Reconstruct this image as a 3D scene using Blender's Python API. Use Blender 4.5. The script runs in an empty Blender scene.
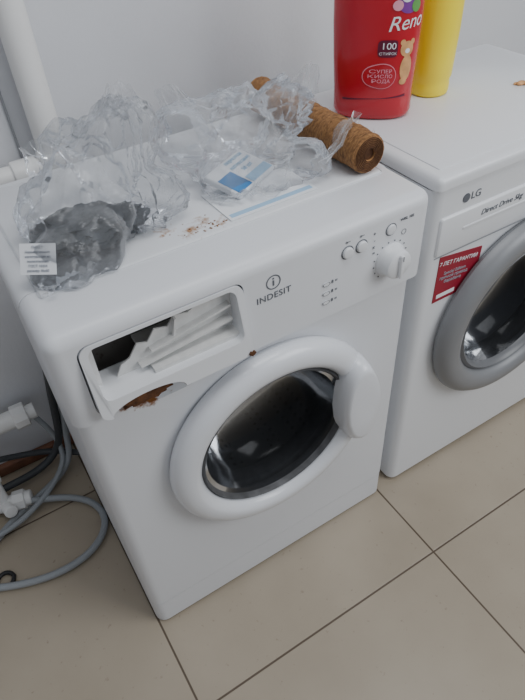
import bpy, bmesh, math, random
from mathutils import Matrix, Vector, noise
random.seed(4)
scene=bpy.context.scene
COL=bpy.context.collection
# ------------------------------------------------ camera
cam=bpy.data.cameras.new("camera");co=bpy.data.objects.new("camera",cam);COL.objects.link(co)
cam.sensor_fit='VERTICAL';cam.sensor_height=36;cam.lens=36*590/700;cam.clip_start=.02
Rw=[[0.8491,0.39487,-0.35087],[-0.5255,0.56393,-0.63705],[-0.05368,0.7253,0.68634]];C=[-0.0496,-0.6033,1.3219]
co.matrix_world=Matrix([Rw[i]+[C[i]] for i in range(3)]+[[0,0,0,1]])
scene.camera=co
# ------------------------------------------------ materials
def nodes(name):
    m=bpy.data.materials.new(name);m.use_nodes=True
    nt=m.node_tree;return m,nt,nt.nodes,nt.links,nt.nodes["Principled BSDF"]
def mat(name,col,rough=.5,metal=0,noise_amt=0,scale=20,bump=0,bscale=60,coat=0):
    m,nt,N,L,b=nodes(name)
    b.inputs["Base Color"].default_value=(*col,1);b.inputs["Roughness"].default_value=rough;b.inputs["Metallic"].default_value=metal
    if coat: b.inputs["Coat Weight"].default_value=coat
    tc=N.new("ShaderNodeTexCoord")
    if noise_amt:
        n=N.new("ShaderNodeTexNoise");n.inputs["Scale"].default_value=scale;n.inputs["Detail"].default_value=6
        L.new(tc.outputs["Object"],n.inputs["Vector"])
        r=N.new("ShaderNodeValToRGB");r.color_ramp.elements[0].position=.3;r.color_ramp.elements[1].position=.7
        r.color_ramp.elements[0].color=(*[c*(1-noise_amt) for c in col],1);r.color_ramp.elements[1].color=(*[min(1,c*(1+noise_amt*.4)) for c in col],1)
        L.new(n.outputs["Fac"],r.inputs["Fac"]);L.new(r.outputs["Color"],b.inputs["Base Color"])
    if bump:
        n2=N.new("ShaderNodeTexNoise");n2.inputs["Scale"].default_value=bscale;n2.inputs["Detail"].default_value=4
        L.new(tc.outputs["Object"],n2.inputs["Vector"])
        bp=N.new("ShaderNodeBump");bp.inputs["Strength"].default_value=bump;bp.inputs["Distance"].default_value=.01
        L.new(n2.outputs["Fac"],bp.inputs["Height"]);L.new(bp.outputs["Normal"],b.inputs["Normal"])
    return m
def stained(name,col,spots,rough=.35,dirt=(.22,.085,.025)):
    """white enamel with rust/dirt stains around given object-space spots (x,y,z,radius,strength)"""
    m,nt,N,L,b=nodes(name)
    b.inputs["Roughness"].default_value=rough
    tc=N.new("ShaderNodeTexCoord")
    n=N.new("ShaderNodeTexNoise");n.inputs["Scale"].default_value=70;n.inputs["Detail"].default_value=8;n.inputs["Roughness"].default_value=.7
    L.new(tc.outputs["Object"],n.inputs["Vector"])
    prev=None
    for (x,y,z,r,s) in spots:
        d=N.new("ShaderNodeVectorMath");d.operation='DISTANCE';L.new(tc.outputs["Object"],d.inputs[0]);d.inputs[1].default_value=(x,y,z)
        mr=N.new("ShaderNodeMapRange");mr.inputs["From Min"].default_value=0;mr.inputs["From Max"].default_value=r
        mr.inputs["To Min"].default_value=s;mr.inputs["To Max"].default_value=0;L.new(d.outputs["Value"],mr.inputs["Value"])
        if prev is None: prev=mr.outputs[0]
        else:
            a=N.new("ShaderNodeMath");a.operation='MAXIMUM';L.new(prev,a.inputs[0]);L.new(mr.outputs[0],a.inputs[1]);prev=a.outputs[0]
    ad=N.new("ShaderNodeMath");ad.operation='ADD';L.new(prev,ad.inputs[0]);L.new(n.outputs["Fac"],ad.inputs[1])
    rp=N.new("ShaderNodeMapRange");rp.inputs["From Min"].default_value=.80;rp.inputs["From Max"].default_value=.98;L.new(ad.outputs[0],rp.inputs["Value"])
    mx=N.new("ShaderNodeMix");mx.data_type='RGBA';mx.inputs["A"].default_value=(*col,1);mx.inputs["B"].default_value=(*dirt,1)
    L.new(rp.outputs[0],mx.inputs["Factor"]);L.new(mx.outputs["Result"],b.inputs["Base Color"])
    return m
WH=(.72,.735,.765)
M_white=stained("white_enamel",WH,[(.085,-.005,.70,.055,.95),(.05,-.005,.695,.03,.7),(.12,0,.69,.03,.6),(.215,-.010,.705,.02,.7),(.247,-.012,.735,.012,.5)])
M_lid=stained("white_lid",(.73,.745,.77),[(.235,.105,.857,.05,.43),(.29,.10,.857,.045,.38),(.20,.13,.857,.05,.40),(.26,.12,.857,.03,.50),(.33,.11,.857,.04,.3)],dirt=(.38,.22,.12))
M_plast=mat("white_plastic",(.76,.775,.80),.35)
M_door=mat("door_plastic",(.74,.76,.80),.28,coat=.2)
M_inner=mat("drawer_inner_plastic",(.68,.68,.67),.5,noise_amt=.12,scale=60)
M_cavity=stained("drawer_cavity",(.16,.15,.14),[(.05,.03,.72,.08,.6)],rough=.7,dirt=(.05,.03,.015))  # dark grey puts the opening's shade into the colour, plus brown stain
M_rust=mat("rust",(.13,.05,.018),.9,noise_amt=.6,scale=90,bump=.6)
M_crumb=mat("brown_crumbs",(.30,.16,.08),.9,noise_amt=.5,scale=200)
M_dark=mat("black_rubber",(.015,.015,.017),.5)
M_grey=mat("grey_rubber",(.18,.19,.2),.55,noise_amt=.3)
M_gask=mat("dark_gasket",(.10,.102,.108),.6,noise_amt=.5,scale=40)
M_seam=mat("seam_grey",(.30,.31,.33),.6)
M_ink=mat("grey_ink",(.12,.13,.15),.6)
M_inkl=mat("light_ink",(.35,.37,.42),.6)
M_lgw=mat("white_front",(.75,.765,.79),.3)
M_silver=mat("grey_ring_plastic",(.24,.247,.26),.42,metal=.15)
M_hose=mat("hose_grey",(.30,.32,.34),.5)
M_hosed=mat("hose_dark",(.05,.055,.06),.5)
M_pvc=mat("pvc_white",(.80,.80,.79),.4)
M_brown=mat("brown_pipe",(.22,.10,.06),.6,noise_amt=.4)
M_paper=mat("white_paper",(.82,.84,.87),.6)
M_blue=mat("blue_print",(.05,.22,.50),.5)
M_bluel=mat("pale_blue_print",(.35,.55,.75),.5)
M_redst=mat("red_sticker",(.30,.010,.03),.4)
M_redb=mat("red_bottle_plastic",(.50,.008,.022),.25,coat=.3)
M_redd=mat("dark_red_print",(.12,.004,.03),.4)
M_yel=mat("yellow_plastic",(.92,.74,.03),.32)
M_tan=mat("tan_print",(.72,.38,.16),.5,noise_amt=.3,scale=60)
M_purp=mat("purple_print",(.20,.04,.30),.5)
M_green=mat("green_print",(.12,.35,.08),.5)
M_pink=mat("pink_print",(.8,.35,.45),.5)
def drum_mat():
    m,nt,N,L,b=nodes("drum_steel");b.inputs["Metallic"].default_value=.5;b.inputs["Roughness"].default_value=.5
    tc=N.new("ShaderNodeTexCoord");v=N.new("ShaderNodeTexVoronoi");v.inputs["Scale"].default_value=55;v.inputs["Randomness"].default_value=.15
    L.new(tc.outputs["Object"],v.inputs["Vector"])
    r=N.new("ShaderNodeValToRGB");r.color_ramp.elements[0].position=.22;r.color_ramp.elements[1].position=.28
    r.color_ramp.elements[0].color=(.03,.03,.03,1);r.color_ramp.elements[1].color=(.13,.133,.14,1)
    L.new(v.outputs["Distance"],r.inputs["Fac"]);L.new(r.outputs["Color"],b.inputs["Base Color"]);return m
M_drum=drum_mat()
def film(name,tint,body,fr=.6,rough=.12,bumps=1.0,bsc=28,gmul=.75,dcol=(.78,.79,.81)):
    m=bpy.data.materials.new(name);m.use_nodes=True;nt=m.node_tree;N=nt.nodes;L=nt.links;N.clear()
    out=N.new("ShaderNodeOutputMaterial");tr=N.new("ShaderNodeBsdfTransparent");tr.inputs[0].default_value=(*tint,1)
    gl=N.new("ShaderNodeBsdfGlossy");gl.inputs["Roughness"].default_value=rough;gl.inputs[0].default_value=(.95,.97,1,1)
    df=N.new("ShaderNodeBsdfDiffuse");df.inputs[0].default_value=(*dcol,1)
    tl=N.new("ShaderNodeBsdfTranslucent");tl.inputs[0].default_value=(*dcol,1)
    m0=N.new("ShaderNodeMixShader");m0.inputs[0].default_value=.4;L.new(df.outputs[0],m0.inputs[1]);L.new(tl.outputs[0],m0.inputs[2])
    m1=N.new("ShaderNodeMixShader");L.new(tr.outputs[0],m1.inputs[1]);L.new(m0.outputs[0],m1.inputs[2])
    m2=N.new("ShaderNodeMixShader");L.new(m1.outputs[0],m2.inputs[1]);L.new(gl.outputs[0],m2.inputs[2])
    lw=N.new("ShaderNodeLayerWeight");lw.inputs[0].default_value=fr
    tc=N.new("ShaderNodeTexCoord")
    if bumps:
        n=N.new("ShaderNodeTexNoise");n.inputs["Scale"].default_value=bsc;n.inputs["Detail"].default_value=2;n.inputs["Distortion"].default_value=1.0
        L.new(tc.outputs["Object"],n.inputs["Vector"])
        bp=N.new("ShaderNodeBump");bp.inputs["Strength"].default_value=bumps;bp.inputs["Distance"].default_value=.006
        L.new(n.outputs[0],bp.inputs["Height"])
        for q in (gl,df,lw): L.new(bp.outputs[0],q.inputs["Normal"])
    ma=N.new("ShaderNodeMath");ma.operation='MULTIPLY_ADD';ma.inputs[1].default_value=body[1];ma.inputs[2].default_value=body[0]
    L.new(lw.outputs["Facing"],ma.inputs[0]);L.new(ma.outputs[0],m1.inputs[0])
    mb=N.new("ShaderNodeMath");mb.operation='MULTIPLY';mb.inputs[1].default_value=gmul;L.new(lw.outputs["Fresnel"],mb.inputs[0])
    L.new(mb.outputs[0],m2.inputs[0]);L.new(m2.outputs[0],out.inputs[0]);return m
M_film=film("clear_film",(.95,.955,.96),(.13,.50),.26,.15,.4,30,.75)
M_glass=film("door_glass",(.32,.33,.35),(.07,.06),.22,.12,0,gmul=.55,dcol=(.36,.37,.39))
M_glass2=film("dark_door_glass",(.22,.23,.25),(.05,.05),.22,.12,0,gmul=.5,dcol=(.40,.41,.43))
# ------------------------------------------------ helpers
def link(ob,parent=None,m=None,smooth=False):
    COL.objects.link(ob)
    if parent: ob.parent=parent
    if m: ob.data.materials.append(m)
    if smooth and ob.type=='MESH':
        for p in ob.data.polygons:p.use_smooth=True
    return ob
def empty(name,loc=(0,0,0)):
    e=bpy.data.objects.new(name,None);e.location=loc;e.empty_display_size=.05;COL.objects.link(e);return e
def bm_ob(name,bm,parent,m,smooth=False):
    bmesh.ops.recalc_face_normals(bm,faces=bm.faces)
    me=bpy.data.meshes.new(name);bm.to_mesh(me);bm.free();return link(bpy.data.objects.new(name,me),parent,m,smooth)
def autosmooth(ob,ang=.6):
    me=ob.data
    for p in me.polygons:p.use_smooth=True
    bm=bmesh.new();bm.from_mesh(me)
    for e in bm.edges:
        if len(e.link_faces)==2 and e.calc_face_angle(0)>ang:e.smooth=False
    bm.to_mesh(me);bm.free()
def rbox(name,lo,hi,parent,m,r=.005,seg=3,sel=None):
    bm=bmesh.new();bmesh.ops.create_cube(bm,size=1)
    for v in bm.verts: v.co=Vector([lo[i]+(v.co[i]+.5)*(hi[i]-lo[i]) for i in range(3)])
    ed=[e for e in bm.edges if sel is None or sel((e.verts[0].co+e.verts[1].co)/2,(e.verts[1].co-e.verts[0].co).normalized())]
    if r>0 and ed: bmesh.ops.bevel(bm,geom=ed,offset=r,segments=seg,profile=.5,affect='EDGES')
    ob=bm_ob(name,bm,parent,m);autosmooth(ob,.5);return ob
def lathe(name,prof,center,parent,m,seg=96,axis='Y',smooth=True,closed=False):
    bm=bmesh.new();rings=[]
    for r,h in prof:
        ring=[]
        if r<1e-6:
            ring=[bm.verts.new((0,h,0) if axis=='Y' else (0,0,h))]*seg
        else:
            for i in range(seg):
                a=2*math.pi*i/seg
                ring.append(bm.verts.new((r*math.cos(a),h,r*math.sin(a)) if axis=='Y' else (r*math.cos(a),r*math.sin(a),h)))
        rings.append(ring)
    if closed: rings.append(rings[0])
    for a,b in zip(rings,rings[1:]):
        for i in range(seg):
            j=(i+1)%seg;vs=[]
            for v in (a[i],a[j],b[j],b[i]):
                if v not in vs:vs.append(v)
            if len(vs)>=3:
                try:bm.faces.new(vs)
                except ValueError:pass
    bmesh.ops.translate(bm,verts=bm.verts,vec=center)
    ob=bm_ob(name,bm,parent,m)
    if smooth:autosmooth(ob,.7)
    return ob
def boolean(ob,cutter,op='DIFFERENCE'):
    md=ob.modifiers.new("b",'BOOLEAN');md.object=cutter;md.operation=op;md.solver='EXACT'
    dg=bpy.context.evaluated_depsgraph_get();dg.update()
    me=bpy.data.meshes.new_from_object(ob.evaluated_get(dg))
    ob.modifiers.clear();ob.data=me
    bpy.data.objects.remove(cutter)
    autosmooth(ob,.5)
def ell(c,r):
    bm=bmesh.new();bmesh.ops.create_uvsphere(bm,u_segments=32,v_segments=20,radius=1)
    bmesh.ops.transform(bm,matrix=Matrix.Translation(c)@Matrix.Diagonal((*r,1)),verts=bm.verts);return bm_ob("cut",bm,None,None)
def prism(name,pts,y0,y1,parent,m,bev=0,plane='XZ'):
    bm=bmesh.new()
    f=(lambda p,h:(p[0],h,p[1])) if plane=='XZ' else (lambda p,h:(p[0],p[1],h))
    a=[bm.verts.new(f(p,y0)) for p in pts];b=[bm.verts.new(f(p,y1)) for p in pts]
    n=len(pts);top=bm.faces.new(a);bm.faces.new(b[::-1])
    for i in range(n):bm.faces.new((a[i],b[i],b[(i+1)%n],a[(i+1)%n]))
    if bev:
        bmesh.ops.bevel(bm,geom=list(top.edges),offset=bev,segments=4,profile=.5,affect='EDGES')
    ob=bm_ob(name,bm,parent,m);autosmooth(ob,.6);return ob
def pillow(name,pts,y0,y1,parent,m,w=.35):
    """domed pad: outline pts (x,z) at y0 rising to y1 with rounded shoulder"""
    cx=sum(p[0] for p in pts)/len(pts);cz=sum(p[1] for p in pts)/len(pts);n=len(pts)
    bm=bmesh.new();rings=[]
    for k in range(0,9):
        t=k/8*math.pi/2;s=1-w*(1-math.cos(t));h=y0+(y1-y0)*math.sin(t)
        rings.append([bm.verts.new((cx+(p[0]-cx)*s,h,cz+(p[1]-cz)*s)) for p in pts])
    for s in (.4,.2):rings.append([bm.verts.new((cx+(p[0]-cx)*s,y1,cz+(p[1]-cz)*s)) for p in pts])
    for a,b in zip(rings,rings[1:]):
        for i in range(n):bm.faces.new((a[i],a[(i+1)%n],b[(i+1)%n],b[i]))
    bm.faces.new(rings[-1]);bm.faces.new(rings[0][::-1])
    ob=bm_ob(name,bm,parent,m);autosmooth(ob,.9);return ob
def text(name,s,size,loc,parent,m,rot=(math.pi/2,0,0),align='CENTER',shear=0,ext=.0003,sp=1):
    t=bpy.data.curves.new(name,'FONT');t.body=s;t.size=size;t.align_x=align;t.align_y='CENTER';t.extrude=ext;t.shear=shear;t.space_character=sp
    o=bpy.data.objects.new(name,t);o.location=loc;o.rotation_euler=rot;link(o,parent,m);return o
def ellipse_pts(cx,cz,a,b,n=40):
    return [(cx+a*math.cos(2*math.pi*i/n),cz+b*math.sin(2*math.pi*i/n)) for i in range(n)]
def ring_flat(name,cx,cz,r1,r2,y,parent,m,n=40):
    bm=bmesh.new();A=[];B=[]
    for i in range(n):
        a=2*math.pi*i/n;A.append(bm.verts.new((cx+r1*math.cos(a),y,cz+r1*math.sin(a))));B.append(bm.verts.new((cx+r2*math.cos(a),y,cz+r2*math.sin(a))))
    for i in range(n):
        j=(i+1)%n;bm.faces.new((A[i],A[j],B[j],B[i]))
    return bm_ob(name,bm,parent,m)
def tube(name,pts,r,parent,m,cyc=False):
    c=bpy.data.curves.new(name,'CURVE');c.dimensions='3D';c.bevel_depth=r;c.bevel_resolution=4;c.use_fill_caps=True
    s=c.splines.new('NURBS');s.points.add(len(pts)-1);s.order_u=4;s.use_endpoint_u=True;s.use_cyclic_u=cyc;s.resolution_u=8
    for p,q in zip(s.points,pts):p.co=(*q,1)
    o=bpy.data.objects.new(name,c);return link(o,parent,m)
def cyl(name,p0,p1,r,parent,m,seg=32,bev=.0):
    p0=Vector(p0);p1=Vector(p1);d=p1-p0;h=d.length
    bm=bmesh.new();bmesh.ops.create_cone(bm,cap_ends=True,segments=seg,radius1=r,radius2=r,depth=h)
    if bev:bmesh.ops.bevel(bm,geom=[e for e in bm.edges if abs(e.verts[0].co.z-e.verts[1].co.z)<1e-6],offset=bev,segments=3,profile=.5,affect='EDGES')
    q=d.to_track_quat('Z','Y').to_matrix().to_4x4();q.translation=(p0+p1)/2
    bmesh.ops.transform(bm,matrix=q,verts=bm.verts)
    ob=bm_ob(name,bm,parent,m);autosmooth(ob,.6);return ob
# ------------------------------------------------ room
def slab(name,lo,hi,m):
    return rbox(name,lo,hi,None,m,0)
def floor_mat():
    m,nt,N,L,b=nodes("floor_tiles");tc=N.new("ShaderNodeTexCoord");sx=N.new("ShaderNodeSeparateXYZ");L.new(tc.outputs["Object"],sx.inputs[0])
    def line(o,off):
        a=N.new("ShaderNodeMath");a.operation='ADD';a.inputs[1].default_value=off;L.new(o,a.inputs[0])
        w=N.new("ShaderNodeMath");w.operation='PINGPONG';w.inputs[1].default_value=.308;L.new(a.outputs[0],w.inputs[0])
        return w.outputs[0]
    mn=N.new("ShaderNodeMath");mn.operation='MINIMUM';L.new(line(sx.outputs[0],.023),mn.inputs[0]);L.new(line(sx.outputs[1],.197),mn.inputs[1])
    mr=N.new("ShaderNodeMapRange");mr.inputs["From Min"].default_value=.0015;mr.inputs["From Max"].default_value=.0028;L.new(mn.outputs[0],mr.inputs["Value"])
    n=N.new("ShaderNodeTexNoise");n.inputs["Scale"].default_value=3.5;n.inputs["Detail"].default_value=8;L.new(tc.outputs["Object"],n.inputs["Vector"])
    r=N.new("ShaderNodeValToRGB");r.color_ramp.elements[0].position=.3;r.color_ramp.elements[1].position=.7
    r.color_ramp.elements[0].color=(.36,.305,.232,1);r.color_ramp.elements[1].color=(.425,.365,.285,1);L.new(n.outputs["Fac"],r.inputs["Fac"])
    n3=N.new("ShaderNodeTexNoise");n3.inputs["Scale"].default_value=70;n3.inputs["Detail"].default_value=4;L.new(tc.outputs["Object"],n3.inputs["Vector"])
    r3=N.new("ShaderNodeMapRange");r3.inputs["From Min"].default_value=.66;r3.inputs["From Max"].default_value=.75;r3.inputs["To Max"].default_value=.5;L.new(n3.outputs["Fac"],r3.inputs["Value"])
    m3=N.new("ShaderNodeMix");m3.data_type='RGBA';L.new(r.outputs[0],m3.inputs["A"]);m3.inputs["B"].default_value=(.2,.15,.11,1);L.new(r3.outputs[0],m3.inputs["Factor"])
    mx=N.new("ShaderNodeMix");mx.data_type='RGBA';mx.inputs["A"].default_value=(.11,.08,.055,1);L.new(m3.outputs["Result"],mx.inputs["B"]);L.new(mr.outputs[0],mx.inputs["Factor"])
    L.new(mx.outputs["Result"],b.inputs["Base Color"]);b.inputs["Roughness"].default_value=.30
    bp=N.new("ShaderNodeBump");bp.inputs["Strength"].default_value=.4;bp.inputs["Distance"].default_value=.002;L.new(mr.outputs[0],bp.inputs["Height"]);L.new(bp.outputs[0],b.inputs["Normal"])
    return m
M_wall=mat("wall_paint",(.68,.69,.72),.7,noise_amt=.05,scale=4,bump=.05,bscale=120)
slab("floor",(-1.8,-3.2,-.1),(3.2,.62,0),floor_mat())
slab("wall_back",(-1.8,.62,-.1),(3.2,.72,2.7),M_wall)
slab("wall_left",(-1.9,-3.2,-.1),(-1.8,.72,2.7),M_wall)
slab("wall_right",(3.2,-3.2,-.1),(3.3,.72,2.7),M_wall)
# ------------------------------------------------ washing machine (left)
W=empty("washing_machine")
XL,XR=-.026,.603
CX,CZ=.290,.468
front_v=lambda c,d:(abs(d.z)>.9 and c.y<.05)
body=rbox("body",(XL+.003,0,.088),(XR-.005,.43,.70),W,M_white,.022,5,front_v)
boolean(body,lathe("cut",[(0,-.05),(.166,-.05),(.166,.40),(0,.40)],(CX,0,CZ),None,None,96))
boolean(body,ell((.125,-.004,.703),(.105,.026,.034)))
rbox("plinth",(XL+.003,.001,.008),(XR-.005,.43,.085),W,M_white,.022,5,front_v)
rbox("plinth_seam",(XL+.006,.0035,.08),(XR-.008,.42,.092),W,M_seam,.02,4,front_v)
for i,(x,y) in enumerate([(.03,.04),(.54,.04),(.03,.38),(.54,.38)]):cyl("foot_%d"%(i+1),(x,y,0),(x,y,.012),.02,W,M_dark)
rbox("upper_body",(XL+.003,.098,.70),(XR-.003,.43,.815),W,M_white,0)
rbox("lid_seam",(XL+.006,.098,.81),(XR-.006,.43,.82),W,M_grey,0)
fs=rbox("control_fascia",(XL-.002,-.014,.694),(XR+.003,.10,.855),W,M_white,.0215,6,
        lambda c,d:(abs(d.z)>.9 and c.y<.02) or (abs(d.x)>.9 and c.y<.02 and c.z>.8) or (abs(d.y)>.9 and c.z>.8))
boolean(fs,rbox("cut3",(.008,-.05,.703),(.252,.08,.831),None,None,.016,5,lambda c,d:abs(d.y)>.9))
boolean(fs,ell((.125,-.012,.703),(.105,.022,.025)))
rbox("fascia_seam",(XL+.004,.002,.690),(XR-.004,.09,.696),W,M_grey,0)
rbox("lid_frame",(XL-.002,.101,.817),(XR+.003,.44,.855),W,M_lid,.018,5,lambda c,d:abs(d.y)>.9 and c.z>.84)
rbox("lid_plate",(.000,.078,.850),(.578,.425,.8585),W,M_lid,.0065,3)
rbox("drawer_cavity",(.006,.074,.702),(.254,.079,.833),W,M_cavity,0)
DW=empty("detergent_drawer");DW.parent=W
fr=rbox("drawer_frame",(.010,-.034,.708),(.250,.03,.829),DW,M_plast,.016,5,lambda c,d:abs(d.y)>.9)
boolean(fr,rbox("c",(.021,-.06,.742),(.238,.06,.823),None,None,.012,4,lambda c,d:abs(d.y)>.9))
for v in fr.data.vertices:
    if v.co.y<0: v.co.y*= (1-.55*min(1,max(0,(v.co.z-.742)/.08)))
boolean(fr,ell((.080,-.034,.710),(.056,.03,.020)))
jag=[(.052,.742),(.238,.742),(.238,.806),(.226,.812),(.207,.806),(.192,.813),(.170,.802),(.150,.807),(.138,.792),(.118,.797),(.105,.780),(.090,.785),(.076,.766),(.062,.760)]
prism("broken_front_plate",jag,.004,.007,DW,M_inner)
prism("inner_rib_1",[(.105,.770),(.232,.792),(.232,.795),(.105,.773)],-.008,.006,DW,M_inner)
prism("inner_rib_2",[(.085,.752),(.232,.768),(.232,.772),(.085,.755)],-.010,.006,DW,M_inner)
prism("inner_rib_3",[(.14,.774),(.143,.774),(.150,.806),(.147,.806)],-.004,.006,DW,M_inner)
prism("inner_shelf",[(.10,.742),(.238,.742),(.238,.748),(.10,.748)],-.02,.07,DW,M_inner)
prism("drawer_roof",[(.024,.815),(.238,.818),(.238,.824),(.024,.824)],.0,.06,DW,M_inner)
prism("side_rib",[(.022,.742),(.030,.742),(.030,.82),(.022,.82)],.0,.06,DW,M_inner)
def crust(name,c,rx,rz,y,parent,n=26,seed=0,dy=.0025):
    random.seed(seed);pts=[]
    for i in range(n):
        a=2*math.pi*i/n;k=.7+.45*random.random();pts.append((c[0]+rx*k*math.cos(a),c[1]+rz*k*math.sin(a)))
    return prism(name,pts,y-dy,y+.001,parent,M_rust)
crust("rust_1",(.218,.700),.013,.005,-.0145,W,seed=2)
crust("rust_2",(.246,.712),.006,.004,-.0342,W,seed=5)
crust("rust_3",(.078,.711),.042,.015,-.014,W,n=44,seed=7,dy=.006)
# crumbs lying on the lid in front of the bags
bm=bmesh.new();random.seed(9)
for i in range(38):
    x=random.gauss(.26,.04);y=.090+abs(random.gauss(0,.016));s=random.uniform(.0005,.0016)
    if x<.17 or x>.34:continue
    bmesh.ops.create_icosphere(bm,subdivisions=1,radius=s,matrix=Matrix.Translation((x,y,.8586+s*.5))@Matrix.Diagonal((1.5,1,.7,1)))
bm_ob("crumbs",bm,W,M_crumb)
# door
Dr=empty("door");Dr.parent=W
lathe("door_ring",[(.184,.0),(.206,-.002),(.2105,-.010),(.2095,-.022),(.203,-.032),(.191,-.038),(.176,-.040),(.167,-.037),(.160,-.030),(.156,-.020),(.156,.0)],(CX,0,CZ),Dr,M_door,128)
lathe("door_inner_bezel",[(.1565,-.02),(.152,-.026),(.148,-.020),(.146,.0)],(CX,0,CZ),Dr,M_gask,96)
lathe("door_bowl",[(.154,-.018),(.140,-.010),(.128,.03),(.114,.065),(.09,.080),(.05,.088),(.0,.09)],(CX,0,CZ),Dr,M_glass,96)
lathe("gasket",[(.166,.0),(.156,.004),(.144,.012),(.140,.03),(.146,.045),(.165,.05)],(CX,0,CZ),Dr,M_gask,96)
lathe("drum",[(.1655,.05),(.165,.37),(.0,.395)],(CX,0,CZ),Dr,M_drum,96)
for k in range(3):
    a=2*math.pi*k/3+.5
    o=rbox("drum_lifter_%d"%(k+1),(-.02,.08,-.155),(.02,.36,-.125),Dr,M_drum,.01,3);o.matrix_basis=Matrix.Translation((CX,0,CZ))@Matrix.Rotation(a,4,'Y')
hp=[]
for i in range(21):
    a=math.radians(-27+58*i/20);hp.append((CX+.212*math.cos(a),CZ+.212*math.sin(a)))
hp+=[(CX+.170,CZ+.118),(CX+.156,CZ+.116),(CX+.143,CZ+.104),(CX+.133,CZ+.08),(CX+.127,CZ+.045),(CX+.125,CZ+.005),(CX+.129,CZ-.035),(CX+.140,CZ-.072),(CX+.153,CZ-.095),(CX+.170,CZ-.106),(CX+.184,CZ-.104)]
pillow("door_handle",hp,-.018,-.060,Dr,M_door,.22)
# controls
yF=-.0145
text("logo_text","INDESIT",.0155,(.301,yF,.784),W,M_ink,sp=1.1,ext=.0004)
ring_flat("logo_ring",.301,.808,.0105,.0125,yF,W,M_ink)
rbox("logo_stem",(.2997,yF-.0003,.802),(.3023,yF+.0003,.811),W,M_ink,0);rbox("logo_dot",(.2997,yF-.0003,.813),(.3023,yF+.0003,.8155),W,M_ink,0)
for i,z in enumerate((.762,.744,.726)):
    prism("indicator_%d"%(i+1),ellipse_pts(.396,z,.006,.003,20),yF-.001,yF+.001,W,M_plast)
    ring_flat("indicator_ring_%d"%(i+1),0,0,.0045,.0055,0,W,M_ink).matrix_basis=Matrix.Translation((.396,yF-.0012,z))@Matrix.Diagonal((1.3,1,.7,1))
    text("indicator_mark_%d"%(i+1),"8 =",.009,(.412,yF,z),W,M_ink)
for i,(x,z) in enumerate(((.435,.805),(.462,.806))):
    cyl("button_%d"%(i+1),(x,-.012,z),(x,-.019,z),.0095,W,M_plast,32,.002)
    ring_flat("button_ring_%d"%(i+1),x,z,.0100,.0118,yF,W,M_ink)
    text("button_mark_%d"%(i+1),"o~",.008,(x,yF,z+.019),W,M_ink)
for i in range(4):text("symbol_%d"%(i+1),"+-x="[i],.009,(.487+.001*(i%2),yF,.818-.012*i),W,M_ink)
cyl("start_button",(.520,-.012,.814),(.520,-.017,.814),.009,W,M_plast,32,.002)
ring_flat("start_ring",.520,.814,.0095,.0110,yF,W,M_ink)
ring_flat("small_ring",.548,.800,.004,.005,yF,W,M_ink)
text("model_text","WISL 105",.007,(.552,yF,.824),W,M_ink)
lathe("program_dial",[(0,-.040),(.021,-.040),(.024,-.038),(.025,-.034),(.0255,-.022),(.029,-.018),(.0295,-.012)],(.524,0,.757),W,M_plast,48)
rbox("dial_grip",(.520,-.046,.735),(.528,-.036,.779),W,M_plast,.003,3)
rbox("dial_pointer",(.5232,-.0464,.769),(.5248,-.0458,.778),W,M_ink,0)
for k in range(14):
    a=math.radians(-140+280*k/13)
    cyl("dial_mark_%d"%(k+1),(.524+.034*math.sin(a),yF,.757+.034*math.cos(a)),(.524+.034*math.sin(a),yF-.0005,.757+.034*math.cos(a)),.0013,W,M_ink,8)
# ------------------------------------------------ second washing machine (right)
G=empty("washing_machine.001",(.013,.006,0))
gx0,gx1=.620,1.192
b2=rbox("body",(gx0,0,.014),(gx1,.435,.828),G,M_lgw,.02,5,front_v)
boolean(b2,lathe("cut",[(0,-.05),(.172,-.05),(.172,.40),(0,.40)],(.908,0,.466),None,None,96))
rbox("top_seam",(gx0+.004,.004,.824),(gx1-.004,.43,.834),G,M_grey,.016,4,front_v)
rbox("top_lid",(gx0-.001,-.004,.831),(gx1+.001,.437,.854),G,M_lgw,.012,4,lambda c,d:abs(d.z)>.9 or c.z>.84)
rbox("top_panel",(gx0+.022,.022,.849),(gx1-.022,.418,.8565),G,M_lgw,.004,2)
for i,(x,y) in enumerate([(.68,.05),(1.14,.05),(.68,.38),(1.14,.38)]):cyl("foot_%d"%(i+1),(x,y,0),(x,y,.016),.02,G,M_dark)
dp=rbox("drawer_panel",(gx0+.018,-.005,.695),(.885,.01,.775),G,M_lgw,.006,3)
boolean(dp,rbox("c",(.692,-.03,.708),(.865,-.0005,.738),None,None,.012,4,lambda c,d:abs(d.y)>.9))
rbox("drawer_recess",(.690,-.0012,.706),(.867,.0005,.740),G,mat("recess_grey",(.42,.43,.45),.5),0)
rbox("drawer_lip",(.694,-.0065,.736),(.863,-.003,.742),G,M_lgw,.002,2)
rbox("panel_line",(gx0+.02,-.0008,.690),(gx1-.02,.001,.6925),G,M_seam,0)
rbox("control_panel",(.90,-.005,.70),(gx1-.02,.01,.812),G,M_silver,.006,3)
text("logo_text","LG",.020,(.705,-.0006,.797),G,M_ink,align='LEFT',ext=.0004)
prism("logo_disc",ellipse_pts(.694,.797,.0085,.0085,28),-.001,.0005,G,M_ink)
text("drive_text","Direct Drive 5kg",.0155,(.735,-.0056,.756),G,M_ink,align='LEFT',shear=.25)
st=[(.655,.689),(.766,.672),(.766,.602),(.733,.582),(.655,.582)]
prism("warranty_sticker",st,-.0012,.0005,G,M_redst)
text("sticker_text","7 ЛЕТ ГАРАНТИИ",.0120,(.707,-.0015,.664),G,M_paper,rot=(math.pi/2,math.radians(9),0))
text("sticker_text_small","Special Edition\nпрямой привод\nбарабана",.010,(.700,-.0015,.634),G,M_inkl,rot=(math.pi/2,math.radians(6),0))
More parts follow.
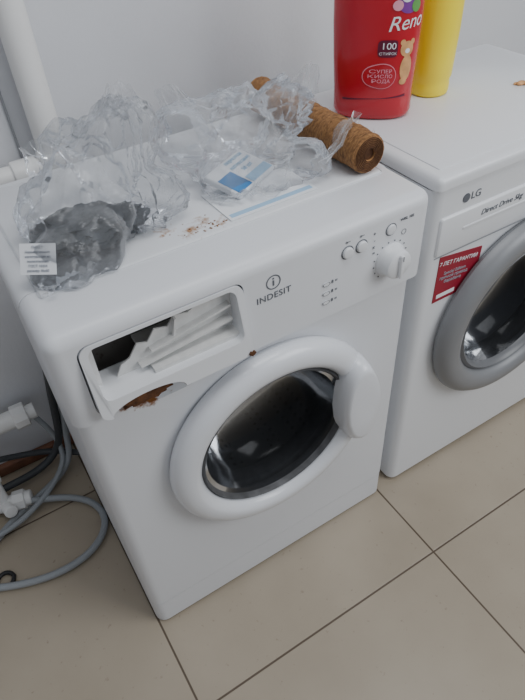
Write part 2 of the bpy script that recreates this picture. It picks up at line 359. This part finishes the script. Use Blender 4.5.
rbox("sticker_band",(.663,-.0015,.590),(.71,-.0011,.599),G,M_paper,0)
bm=bmesh.new()
for (x,y,s) in ((1.029,.192,.007),(1.039,.184,.006),(1.022,.199,.004),(.99,.10,.002)):
    bmesh.ops.create_icosphere(bm,subdivisions=2,radius=s,matrix=Matrix.Translation((x,y,.8565+s*.55))@Matrix.Diagonal((1.6,1,.65,1)))
bm_ob("crumbs",bm,G,M_tan)
GX,GZ=.908,.466
D2=empty("door");D2.parent=G
lathe("door_ring",[(.205,.0),(.228,-.004),(.232,-.012),(.229,-.024),(.220,-.034),(.206,-.040),(.190,-.040),(.178,-.034),(.170,-.024),(.168,-.012),(.168,.0)],(GX,0,GZ),D2,M_silver,128)
lathe("door_inner_bezel",[(.1685,-.02),(.160,-.026),(.152,-.018),(.150,.0)],(GX,0,GZ),D2,mat("bezel_grey",(.16,.165,.175),.35),96)
lathe("door_bowl",[(.158,-.016),(.148,-.008),(.138,.03),(.12,.065),(.09,.080),(.05,.088),(.0,.09)],(GX,0,GZ),D2,M_glass2,96)
lathe("gasket",[(.172,.0),(.165,.004),(.150,.012),(.146,.03),(.152,.045),(.172,.05)],(GX,0,GZ),D2,M_gask,96)
lathe("drum",[(.1715,.05),(.171,.37),(.0,.395)],(GX,0,GZ),D2,M_drum,96)
# ------------------------------------------------ bottles
def mapped(name,verts,faces,fn,parent,m):
    me=bpy.data.meshes.new(name);me.from_pydata([fn(*v) for v in verts],[],faces);me.update()
    ob=bpy.data.objects.new(name,me);link(ob,parent,m)
    return ob
def patch(name,pts,fn,parent,m):
    cx=sum(p[0] for p in pts)/len(pts);cz=sum(p[1] for p in pts)/len(pts);V=[(cx,cz)];Fc=[];n=len(pts);K=5
    for k in range(1,K+1):
        for p in pts:V.append((cx+(p[0]-cx)*k/K,cz+(p[1]-cz)*k/K))
    for i in range(n):
        j=(i+1)%n;Fc.append((0,1+i,1+j))
        for k in range(K-1):Fc.append((1+k*n+i,1+(k+1)*n+i,1+(k+1)*n+j,1+k*n+j))
    return mapped(name,V,Fc,fn,parent,m)
def text_on(name,s,size,s0,z0,fn,parent,m,rot=0,shear=0):
    t=bpy.data.curves.new(name,'FONT');t.body=s;t.size=size;t.align_x='CENTER';t.align_y='CENTER';t.shear=shear
    o=bpy.data.objects.new(name,t);COL.objects.link(o);bpy.context.view_layer.update()
    me=bpy.data.meshes.new_from_object(o.evaluated_get(bpy.context.evaluated_depsgraph_get()));bpy.data.objects.remove(o)
    c,sn=math.cos(rot),math.sin(rot)
    V=[(s0+v.co.x*c-v.co.y*sn,z0+v.co.x*sn+v.co.y*c) for v in me.vertices];Fc=[tuple(p.vertices) for p in me.polygons]
    return mapped(name,V,Fc,fn,parent,m)
RB=empty("detergent_bottle",(.722,.286,.8565))
yaw=math.radians(-46)
def rsec(z):
    P=[(0,.064,.040),(.004,.070,.045),(.012,.0735,.048),(.05,.0735,.049),(.10,.076,.050),(.16,.078,.050),(.24,.078,.049),(.27,.068,.044),(.29,.050,.036),(.303,.030,.026),(.307,.024,.024),(.32,.024,.024)]
    for (a,b) in zip(P,P[1:]):
        if z<=b[0]:
            t=(z-a[0])/(b[0]-a[0]);return a[1]+(b[1]-a[1])*t,a[2]+(b[2]-a[2])*t
    return P[-1][1:]
def rpt(ang,z,off=0):
    a,b=rsec(z);c,s=math.cos(ang),math.sin(ang);e=.8
    x=(a+off)*math.copysign(abs(c)**e,c);y=(b+off)*math.copysign(abs(s)**e,s)
    return (x*math.cos(yaw)-y*math.sin(yaw),x*math.sin(yaw)+y*math.cos(yaw),z)
bm=bmesh.new();rings=[]
for z in [0,.004,.012,.03,.05,.08,.10,.13,.16,.20,.24,.27,.29,.303,.307,.32]:
    rings.append([bm.verts.new(rpt(2*math.pi*i/64,z)) for i in range(64)])
for a,b in zip(rings,rings[1:]):
    for i in range(64):bm.faces.new((a[i],a[(i+1)%64],b[(i+1)%64],b[i]))
bm.faces.new(rings[0][::-1]);bm.faces.new(rings[-1])
ob=bm_ob("bottle_body",bm,RB,M_redb);autosmooth(ob,.8)
lathe("bottle_cap",[(0,.31),(.030,.31),(.031,.318),(.029,.355),(.025,.36),(0,.361)],(0,0,0),RB,M_redb,40,'Z')
def mk(off):
    return lambda s,z:rpt(-math.pi/2+s/.065,z,off)
rfn=mk(.0007);rfn2=mk(.0013);rfn3=mk(.0018)
def rr(cx,cz,a,b,n=32,e=.5):
    o=[]
    for i in range(n):
        t=2*math.pi*i/n;c,s=math.cos(t),math.sin(t);o.append((cx+a*math.copysign(abs(c)**e,c),cz+b*math.copysign(abs(s)**e,s)))
    return o
patch("label_badge",rr(.018,.128,.014,.014,e=.4),rfn,RB,M_redd)
text_on("badge_text","100",.015,.018,.132,rfn2,RB,M_paper);text_on("badge_text_small","СТИРОК",.006,.018,.120,rfn2,RB,M_paper)
patch("label_emblem",rr(.012,.082,.022,.022,e=1),rfn,RB,M_pink)
patch("label_emblem_core",rr(.012,.082,.0208,.0208,e=1),rfn2,RB,M_redb)
text_on("emblem_text","СУПЕР\nКИСЛО\nРОДА",.0085,.012,.082,rfn3,RB,M_pink)
patch("bear_body",rr(.053,.094,.013,.022,e=1),rfn,RB,M_tan);patch("bear_head",rr(.051,.126,.014,.013,e=1),rfn,RB,M_tan)
patch("bear_ear_1",rr(.041,.137,.005,.005,e=1),rfn,RB,M_tan);patch("bear_ear_2",rr(.062,.137,.005,.005,e=1),rfn,RB,M_tan)
patch("bear_muzzle",rr(.051,.123,.005,.004,e=1),rfn2,RB,M_paper)
patch("bear_foot",rr(.049,.072,.008,.006,e=1),rfn2,RB,M_tan)
text_on("brand_script","Reno",.032,.046,.168,rfn,RB,M_paper,rot=.10,shear=.35)
patch("ribbon_1",[(-.045,.036),(.06,.044),(.06,.048),(-.045,.040)],rfn,RB,M_redd)
patch("flower",rr(.045,.200,.020,.018,e=1),rfn,RB,M_purp);patch("flower_core",rr(.040,.206,.009,.007,e=1),rfn2,RB,M_paper);patch("leaf",rr(.060,.193,.010,.010,e=1),rfn2,RB,M_green);patch("petal",rr(.026,.195,.008,.008,e=1),rfn2,RB,M_pink)
YB=empty("bleach_bottle",(.875,.291,.8565))
lathe("bottle_body",[(0,0),(.034,0),(.038,.003),(.0395,.010),(.0395,.022),(.0385,.028),(.0415,.036),(.0425,.06),(.0445,.12),(.0445,.21),(.041,.235),(.028,.26),(.018,.27),(.016,.282)],(0,0,0),YB,M_yel,64,'Z')
lathe("bottle_cap",[(0,.275),(.020,.275),(.021,.282),(.019,.315),(0,.317)],(0,0,0),YB,M_yel,40,'Z')
# ------------------------------------------------ brown twine roll
RL=empty("twine_roll")
def roll_mat():
    m,nt,N,L,b=nodes("rough_brown_wrap");tc=N.new("ShaderNodeTexCoord")
    mp=N.new("ShaderNodeMapping");mp.inputs["Scale"].default_value=(60,190,60);mp.inputs["Rotation"].default_value=(0,0,.25);L.new(tc.outputs["Object"],mp.inputs[0])
    w=N.new("ShaderNodeTexNoise");w.inputs["Scale"].default_value=1.8;w.inputs["Detail"].default_value=8;w.inputs["Roughness"].default_value=.75
    L.new(mp.outputs[0],w.inputs["Vector"])
    r=N.new("ShaderNodeValToRGB");r.color_ramp.elements[0].position=.36;r.color_ramp.elements[1].position=.64;r.color_ramp.elements[0].color=(.11,.042,.013,1);r.color_ramp.elements[1].color=(.50,.25,.09,1);L.new(w.outputs["Fac"],r.inputs["Fac"]);L.new(r.outputs[0],b.inputs["Base Color"])
    bp=N.new("ShaderNodeBump");bp.inputs["Strength"].default_value=.9;bp.inputs["Distance"].default_value=.004;L.new(w.outputs["Fac"],bp.inputs["Height"]);L.new(bp.outputs[0],b.inputs["Normal"]);b.inputs["Roughness"].default_value=.8;return m
M_roll=roll_mat();M_rolld=mat("roll_core",(.10,.04,.015),.9,noise_amt=.4,scale=150)
RR0=.033
p0=Vector((.550,.083,.8595+RR0));p1=Vector((.550,.420,.8595+RR0));d=(p1-p0);q=d.to_track_quat('Y','Z').to_matrix().to_4x4();q.translation=p0
L0=d.length
prof=[(.010,.02),(.010,.002),(.012,.0),(.028,.0),(.0318,.003)]
for i in range(48):prof.append((RR0-.0009*(i%2)-.0008*(.5+.5*math.sin(i*.9)),.008+i*.0066))
prof+=[(.0328,L0-.003),(.030,L0),(.008,L0)]
o=lathe("wrap",prof,(0,0,0),RL,M_roll,96);o.matrix_basis=q
for v in o.data.vertices:
    k=1+.05*noise.noise(v.co*30)+.03*noise.noise(v.co*160);v.co.x*=k;v.co.z*=k
sp=[]
for i in range(130):
    a=i*.33;r=.010+.019*i/130;sp.append((r*math.cos(a),-.0005,r*math.sin(a)))
o=tube("spiral_edge",sp,.0008,RL,M_rolld);o.matrix_basis=q
o=cyl("core",(0,.004,0),(0,L0-.01,0),.0102,RL,M_rolld);o.matrix_basis=q
# stray fibres
random.seed(3);bm=bmesh.new()
for i in range(160):
    a=random.uniform(0,math.pi);y=random.uniform(.005,L0-.01);r=RR0-.0005
    b0=Vector((r*math.cos(a),y,r*math.sin(a)));t=Vector((-math.sin(a)*random.uniform(-1,1)+math.cos(a)*.45,random.uniform(-.8,.8),math.cos(a)*random.uniform(-1,1)+math.sin(a)*.45)).normalized()*random.uniform(.004,.010)
    w_=Vector((0,.00035,0)) if abs(t.y)<.004 else Vector((.00035,0,0))
    v=[bm.verts.new(x) for x in (b0-w_,b0+w_,b0+t)];bm.faces.new(v)
o=bm_ob("stray_fibres",bm,RL,M_roll);o.matrix_basis=q
# ------------------------------------------------ plastic bags
ra,rb=p0.copy(),p1.copy()
def keepout(p,m=.003):
    t=(p.y-ra.y)/(rb.y-ra.y)
    if -.03<t<1.03:
        ax=ra.x+(rb.x-ra.x)*t;dx=p.x-ax;dz=p.z-ra.z;r=math.hypot(dx,dz)
        if r<RR0+m+.003 :
            if dz<0: p.x=ax-(RR0+m+.003)
            else:
                k=(RR0+m+.003)/max(r,1e-4);p.x=ax+dx*k;p.z=ra.z+dz*k
        elif p.z<ra.z+.02 and dx>0 and dx<.08: p.x=ax+dx*.2;p.z=ra.z+RR0+.006
    return p
def bag(name,center,peak,lobes,zmin,m,seed,amp=.010,sub=6,flaps=()):
    root=empty(name)
    bm=bmesh.new();bmesh.ops.create_icosphere(bm,subdivisions=sub,radius=1)
    c=Vector(center);off=Vector((seed*3.1,seed*1.7,seed*.9));pk=Vector(peak)
    def vor(q):
        dd,_=noise.voronoi(q);return dd[0]
    def fold(p):
        d=p-pk;az=math.atan2(d.y,d.x);rr_=d.length
        q=Vector((math.cos(az)*3.6,math.sin(az)*3.6,rr_*5+seed))+Vector((noise.noise(p*11+off),noise.noise(p*13-off),0))*.6
        rad=1-abs(noise.noise(q))*3.0
        q2=p*13+off;w=Vector((noise.noise(q2*.6),noise.noise(q2*.6+Vector((5,2,8))),noise.noise(q2*.6+Vector((1,7,3)))))
        iso=vor(p*19+w*.9+off)*2.4-1.0
        fine=vor(p*46+w*1.2-off)*2.4-1.0
        return rad,iso,fine,w
    for v in bm.verts:
        dr=v.co.normalized();best=.03
        for (x,y,z,r) in lobes:
            s=Vector((x,y,z))-c;b=s.dot(dr);disc=b*b-(s.dot(s)-r*r)
            if disc>0:
                t=b+math.sqrt(disc)
                if t>best:best=t
        p=c+dr*best
        rad,iso,fine,w=fold(p)
        p=p+dr*amp*(1.1*rad+1.15*iso+.38*fine-.5)+w*amp*.9
        if p.z<zmin: p.z=zmin+.0015*abs(noise.noise(p*60))+.0006
        v.co=keepout(p)
    ob=bm_ob("film",bm,root,m);autosmooth(ob,.9)
    for i,(o0,u,vv,n1) in enumerate(flaps):
        bm=bmesh.new();n=48;g=[]
        o0=Vector(o0);u=Vector(u);vv=Vector(vv);nn=u.cross(vv).normalized()
        for a in range(n+1):
            row=[]
            for b in range(n+1):
                s=a/n;t=b/n
                tt=t*(1-.3*abs(noise.noise(Vector((s*3.5,seed,i))))-.5*(abs(s-.5)*2)**4)
                p=o0+u*(s-.5)*(1-.3*t)+vv*tt
                p=p+nn*n1*(1.2*(1-abs(noise.noise(Vector((s*6+seed,t*1.2,i))))*3)+.6*(vor(p*35)*2-1)+1.6*math.sin(s*7+i)*t)
                if p.z<zmin:p.z=zmin+.001
                row.append(bm.verts.new(keepout(p)))
            g.append(row)
        for a in range(n):
            for b in range(n):bm.faces.new((g[a][b],g[a+1][b],g[a+1][b+1],g[a][b+1]))
        ob=bm_ob("flap_%d"%(i+1),bm,root,m);autosmooth(ob,.9)
    return root
ZT=.8588
B1=bag("plastic_bag",(.14,.19,.91),(.20,.20,1.02),[(.12,.20,.905,.080),(.175,.20,.955,.060),(.195,.195,.990,.044),(.075,.165,.890,.055),(.075,.23,.89,.052),(.20,.165,.895,.050),(.050,.115,.878,.043),(.10,.13,.885,.046),(.14,.24,.94,.058)],ZT,M_film,1,flaps=[((.195,.19,1.01),(.07,-.02,.0),(.005,.01,.045),.005),((.045,.095,.864),(.09,.03,0),(-.01,-.025,.015),.004),((.09,.20,.965),(.08,.04,.0),(-.02,.02,.035),.005)])
bm=bmesh.new();bmesh.ops.create_icosphere(bm,subdivisions=5,radius=1)
for v in bm.verts:
    d_=v.co.copy();k=1+.45*noise.noise(d_*1.6+Vector((3,1,2)))+.22*(1-abs(noise.noise(d_*4))*3)
    p=Vector((.105+d_.x*.066*k,.170+d_.y*.046*k,.880+d_.z*.020*k))
    p.z=max(p.z,ZT+.003);v.co=p
ob=bm_ob("dark_contents",bm,B1,mat("dark_cloth",(.06,.068,.078),.75,noise_amt=.6,scale=25,bump=.4));autosmooth(ob,1)
TT=Matrix.Translation((.018,.100,.900))@Matrix.Rotation(-.6,4,'Z')@Matrix.Rotation(.9,4,'X')
ob=rbox("paper_tag",(-.024,-.020,0),(.024,.020,.0006),B1,M_paper,0);ob.matrix_basis=TT
for i in range(6):
    t=text("tag_text_%d"%(i+1),["ПАКЕТ","Наименование","изготовлено из","полиэтилена","ГОСТ 10354","размер 40x60"][i],.0046,(0,0,0),B1,M_inkl,rot=(0,0,0));t.matrix_basis=TT@Matrix.Translation((0,.015-.006*i,.0012))
B2=bag("plastic_bag.001",(.38,.24,.90),(.48,.20,.99),[(.38,.24,.895,.076),(.33,.26,.920,.056),(.42,.22,.910,.064),(.460,.20,.955,.044),(.33,.32,.90,.05),(.41,.165,.885,.048),(.34,.19,.88,.040),(.44,.30,.905,.052),(.46,.145,.89,.036)],ZT,M_film,5,flaps=[((.48,.18,.975),(.06,-.02,.0),(.02,.0,.045),.005),((.50,.12,.90),(.09,.06,.01),(.035,-.01,.055),.005),((.36,.145,.868),(.14,-.03,0),(-.01,-.035,.006),.004),((.32,.27,.96),(.07,.0,.0),(-.02,.02,.04),.005)])
pk=rbox("printed_pack",(-.055,-.035,0),(.055,.035,.012),B2,M_paper,.004,3);T=Matrix.Translation((.368,.19,.868))@Matrix.Rotation(.5,4,'Z')@Matrix.Rotation(.25,4,'X');pk.matrix_basis=T
o=rbox("pack_blue",(-.052,-.032,.0121),(-.015,.010,.0126),B2,M_blue,0);o.matrix_basis=T
o=rbox("pack_pale",(-.010,-.032,.0121),(.050,-.015,.0126),B2,M_bluel,0);o.matrix_basis=T
for i in range(3):
    t=text("pack_text_%d"%(i+1),["перчатки","латексные","50 шт"][i],.011,(0,0,0),B2,M_bluel,rot=(0,0,0));t.matrix_basis=T@Matrix.Translation((.018,.026-.014*i,.0128))
LF=empty("leaflet")
o=rbox("sheet",(-.080,-.050,0),(.080,.045,.0012),LF,M_paper,0);T=Matrix.Translation((.375,.142,.8590))@Matrix.Rotation(.02,4,'Z');o.matrix_basis=T
o=rbox("sheet_print",(-.075,-.044,.0012),(.075,-.034,.0015),LF,M_bluel,0);o.matrix_basis=T
# ------------------------------------------------ pipes, hoses
WP=empty("water_pipe")
cyl("riser",(.162,.575,.80),(.162,.575,2.6),.0275,WP,M_pvc)
cyl("riser_socket",(.162,.575,.785),(.162,.575,.835),.033,WP,M_pvc,32,.003)
cyl("branch",(.162,.575,.805),(-1.2,.575,.795),.021,WP,M_pvc)
cyl("branch_socket",(.125,.575,.805),(.075,.575,.805),.026,WP,M_pvc,32,.003)
cyl("clip_1",(.162,.596,1.3),(.162,.62,1.3),.012,WP,M_pvc)
WL=empty("wall_line");cyl("thin_line",(.108,.6165,.036),(.108,.6165,2.6),.0025,WL,M_seam,12)  # thin grey vertical line along the back wall
BS=rbox("baseboard_back",(-1.8,.600,0),(3.2,.6195,.035),None,M_brown,.006,3)
V=empty("drain_fitting")
cyl("trap_body",(-.30,.57,.215),(-.10,.57,.215),.024,V,M_pvc,32,.003)
cyl("trap_nut",(-.13,.57,.215),(-.095,.57,.215),.032,V,M_pvc,10,.003)
cyl("trap_end",(-.095,.57,.215),(-.075,.57,.215),.020,V,M_pvc)
cyl("wall_stub",(-.26,.57,.215),(-.26,.62,.215),.02,V,M_pvc)
V2=empty("floor_valve")
cyl("valve_body",(-.30,.50,.03),(-.17,.47,.03),.020,V2,M_pvc,24,.003)
cyl("valve_nut",(-.215,.480,.03),(-.185,.473,.03),.027,V2,M_pvc,8,.003)
cyl("valve_tee",(-.235,.485,.03),(-.225,.44,.045),.016,V2,M_pvc,24,.003)
cyl("valve_riser",(-.235,.485,.03),(-.235,.505,.11),.015,V2,M_pvc,24,.003)
cyl("valve_cap",(-.235,.505,.10),(-.235,.509,.125),.021,V2,M_pvc,10,.003)
H=empty("drain_hose")
tube("hose_loop",[(.02,.52,.35),(-.03,.55,.16),(-.03,.53,.05),(-.09,.50,.012),(-.20,.46,.012),(-.27,.42,.012),(-.34,.36,.012),(-.36,.31,.012),(-.29,.27,.012),(-.19,.235,.012),(-.09,.24,.012),(-.025,.30,.012),(-.035,.38,.012),(-.10,.44,.012),(-.17,.455,.030),(-.20,.47,.03)],.0085,H,M_hose)
H2=empty("inlet_hose")
tube("hose",[(.0,.50,.45),(-.035,.54,.22),(-.04,.545,.10),(-.10,.55,.03),(-.17,.53,.035),(-.24,.52,.05),(-.40,.50,.05)],.010,H2,M_hosed)
H3=empty("thin_hose")
tube("hose",[(-.085,.57,.20),(-.06,.56,.14),(-.05,.54,.06),(-.08,.50,.035),(-.16,.43,.03),(-.27,.40,.02),(-.36,.42,.02)],.007,H3,M_hose)
tube("hose_upper",[(-.30,.54,.17),(-.20,.56,.11),(-.12,.565,.08),(-.05,.55,.05),(.02,.50,.03)],.008,H3,M_hosed)
RR=empty("rubber_ring")
tube("ring",[(-.290+.020*math.cos(a),.295+.020*math.sin(a),.006) for a in [i*math.pi/6 for i in range(12)]],.005,RR,M_dark,True)
# ------------------------------------------------ light
w=bpy.data.worlds.new("world");scene.world=w;w.use_nodes=True;bg=w.node_tree.nodes["Background"];bg.inputs[0].default_value=(.88,.93,1,1);bg.inputs[1].default_value=.33
def area(name,loc,tgt,size,e,col=(1,1,1)):
    l=bpy.data.lights.new(name,'AREA');l.shape='RECTANGLE';l.size=size[0];l.size_y=size[1];l.energy=e;l.color=col
    o=bpy.data.objects.new(name,l);COL.objects.link(o);o.location=loc;o.rotation_euler=(Vector(tgt)-Vector(loc)).to_track_quat('-Z','Y').to_euler()
area("window_light",(2.0,-1.9,2.2),(.4,.3,.7),(1.6,1.4),41,(.96,.98,1))
area("overhead_area",(.6,-.4,2.6),(.6,0,0),(1.4,.6),15,(.98,.99,1))  # soft area light from overhead, pointing down
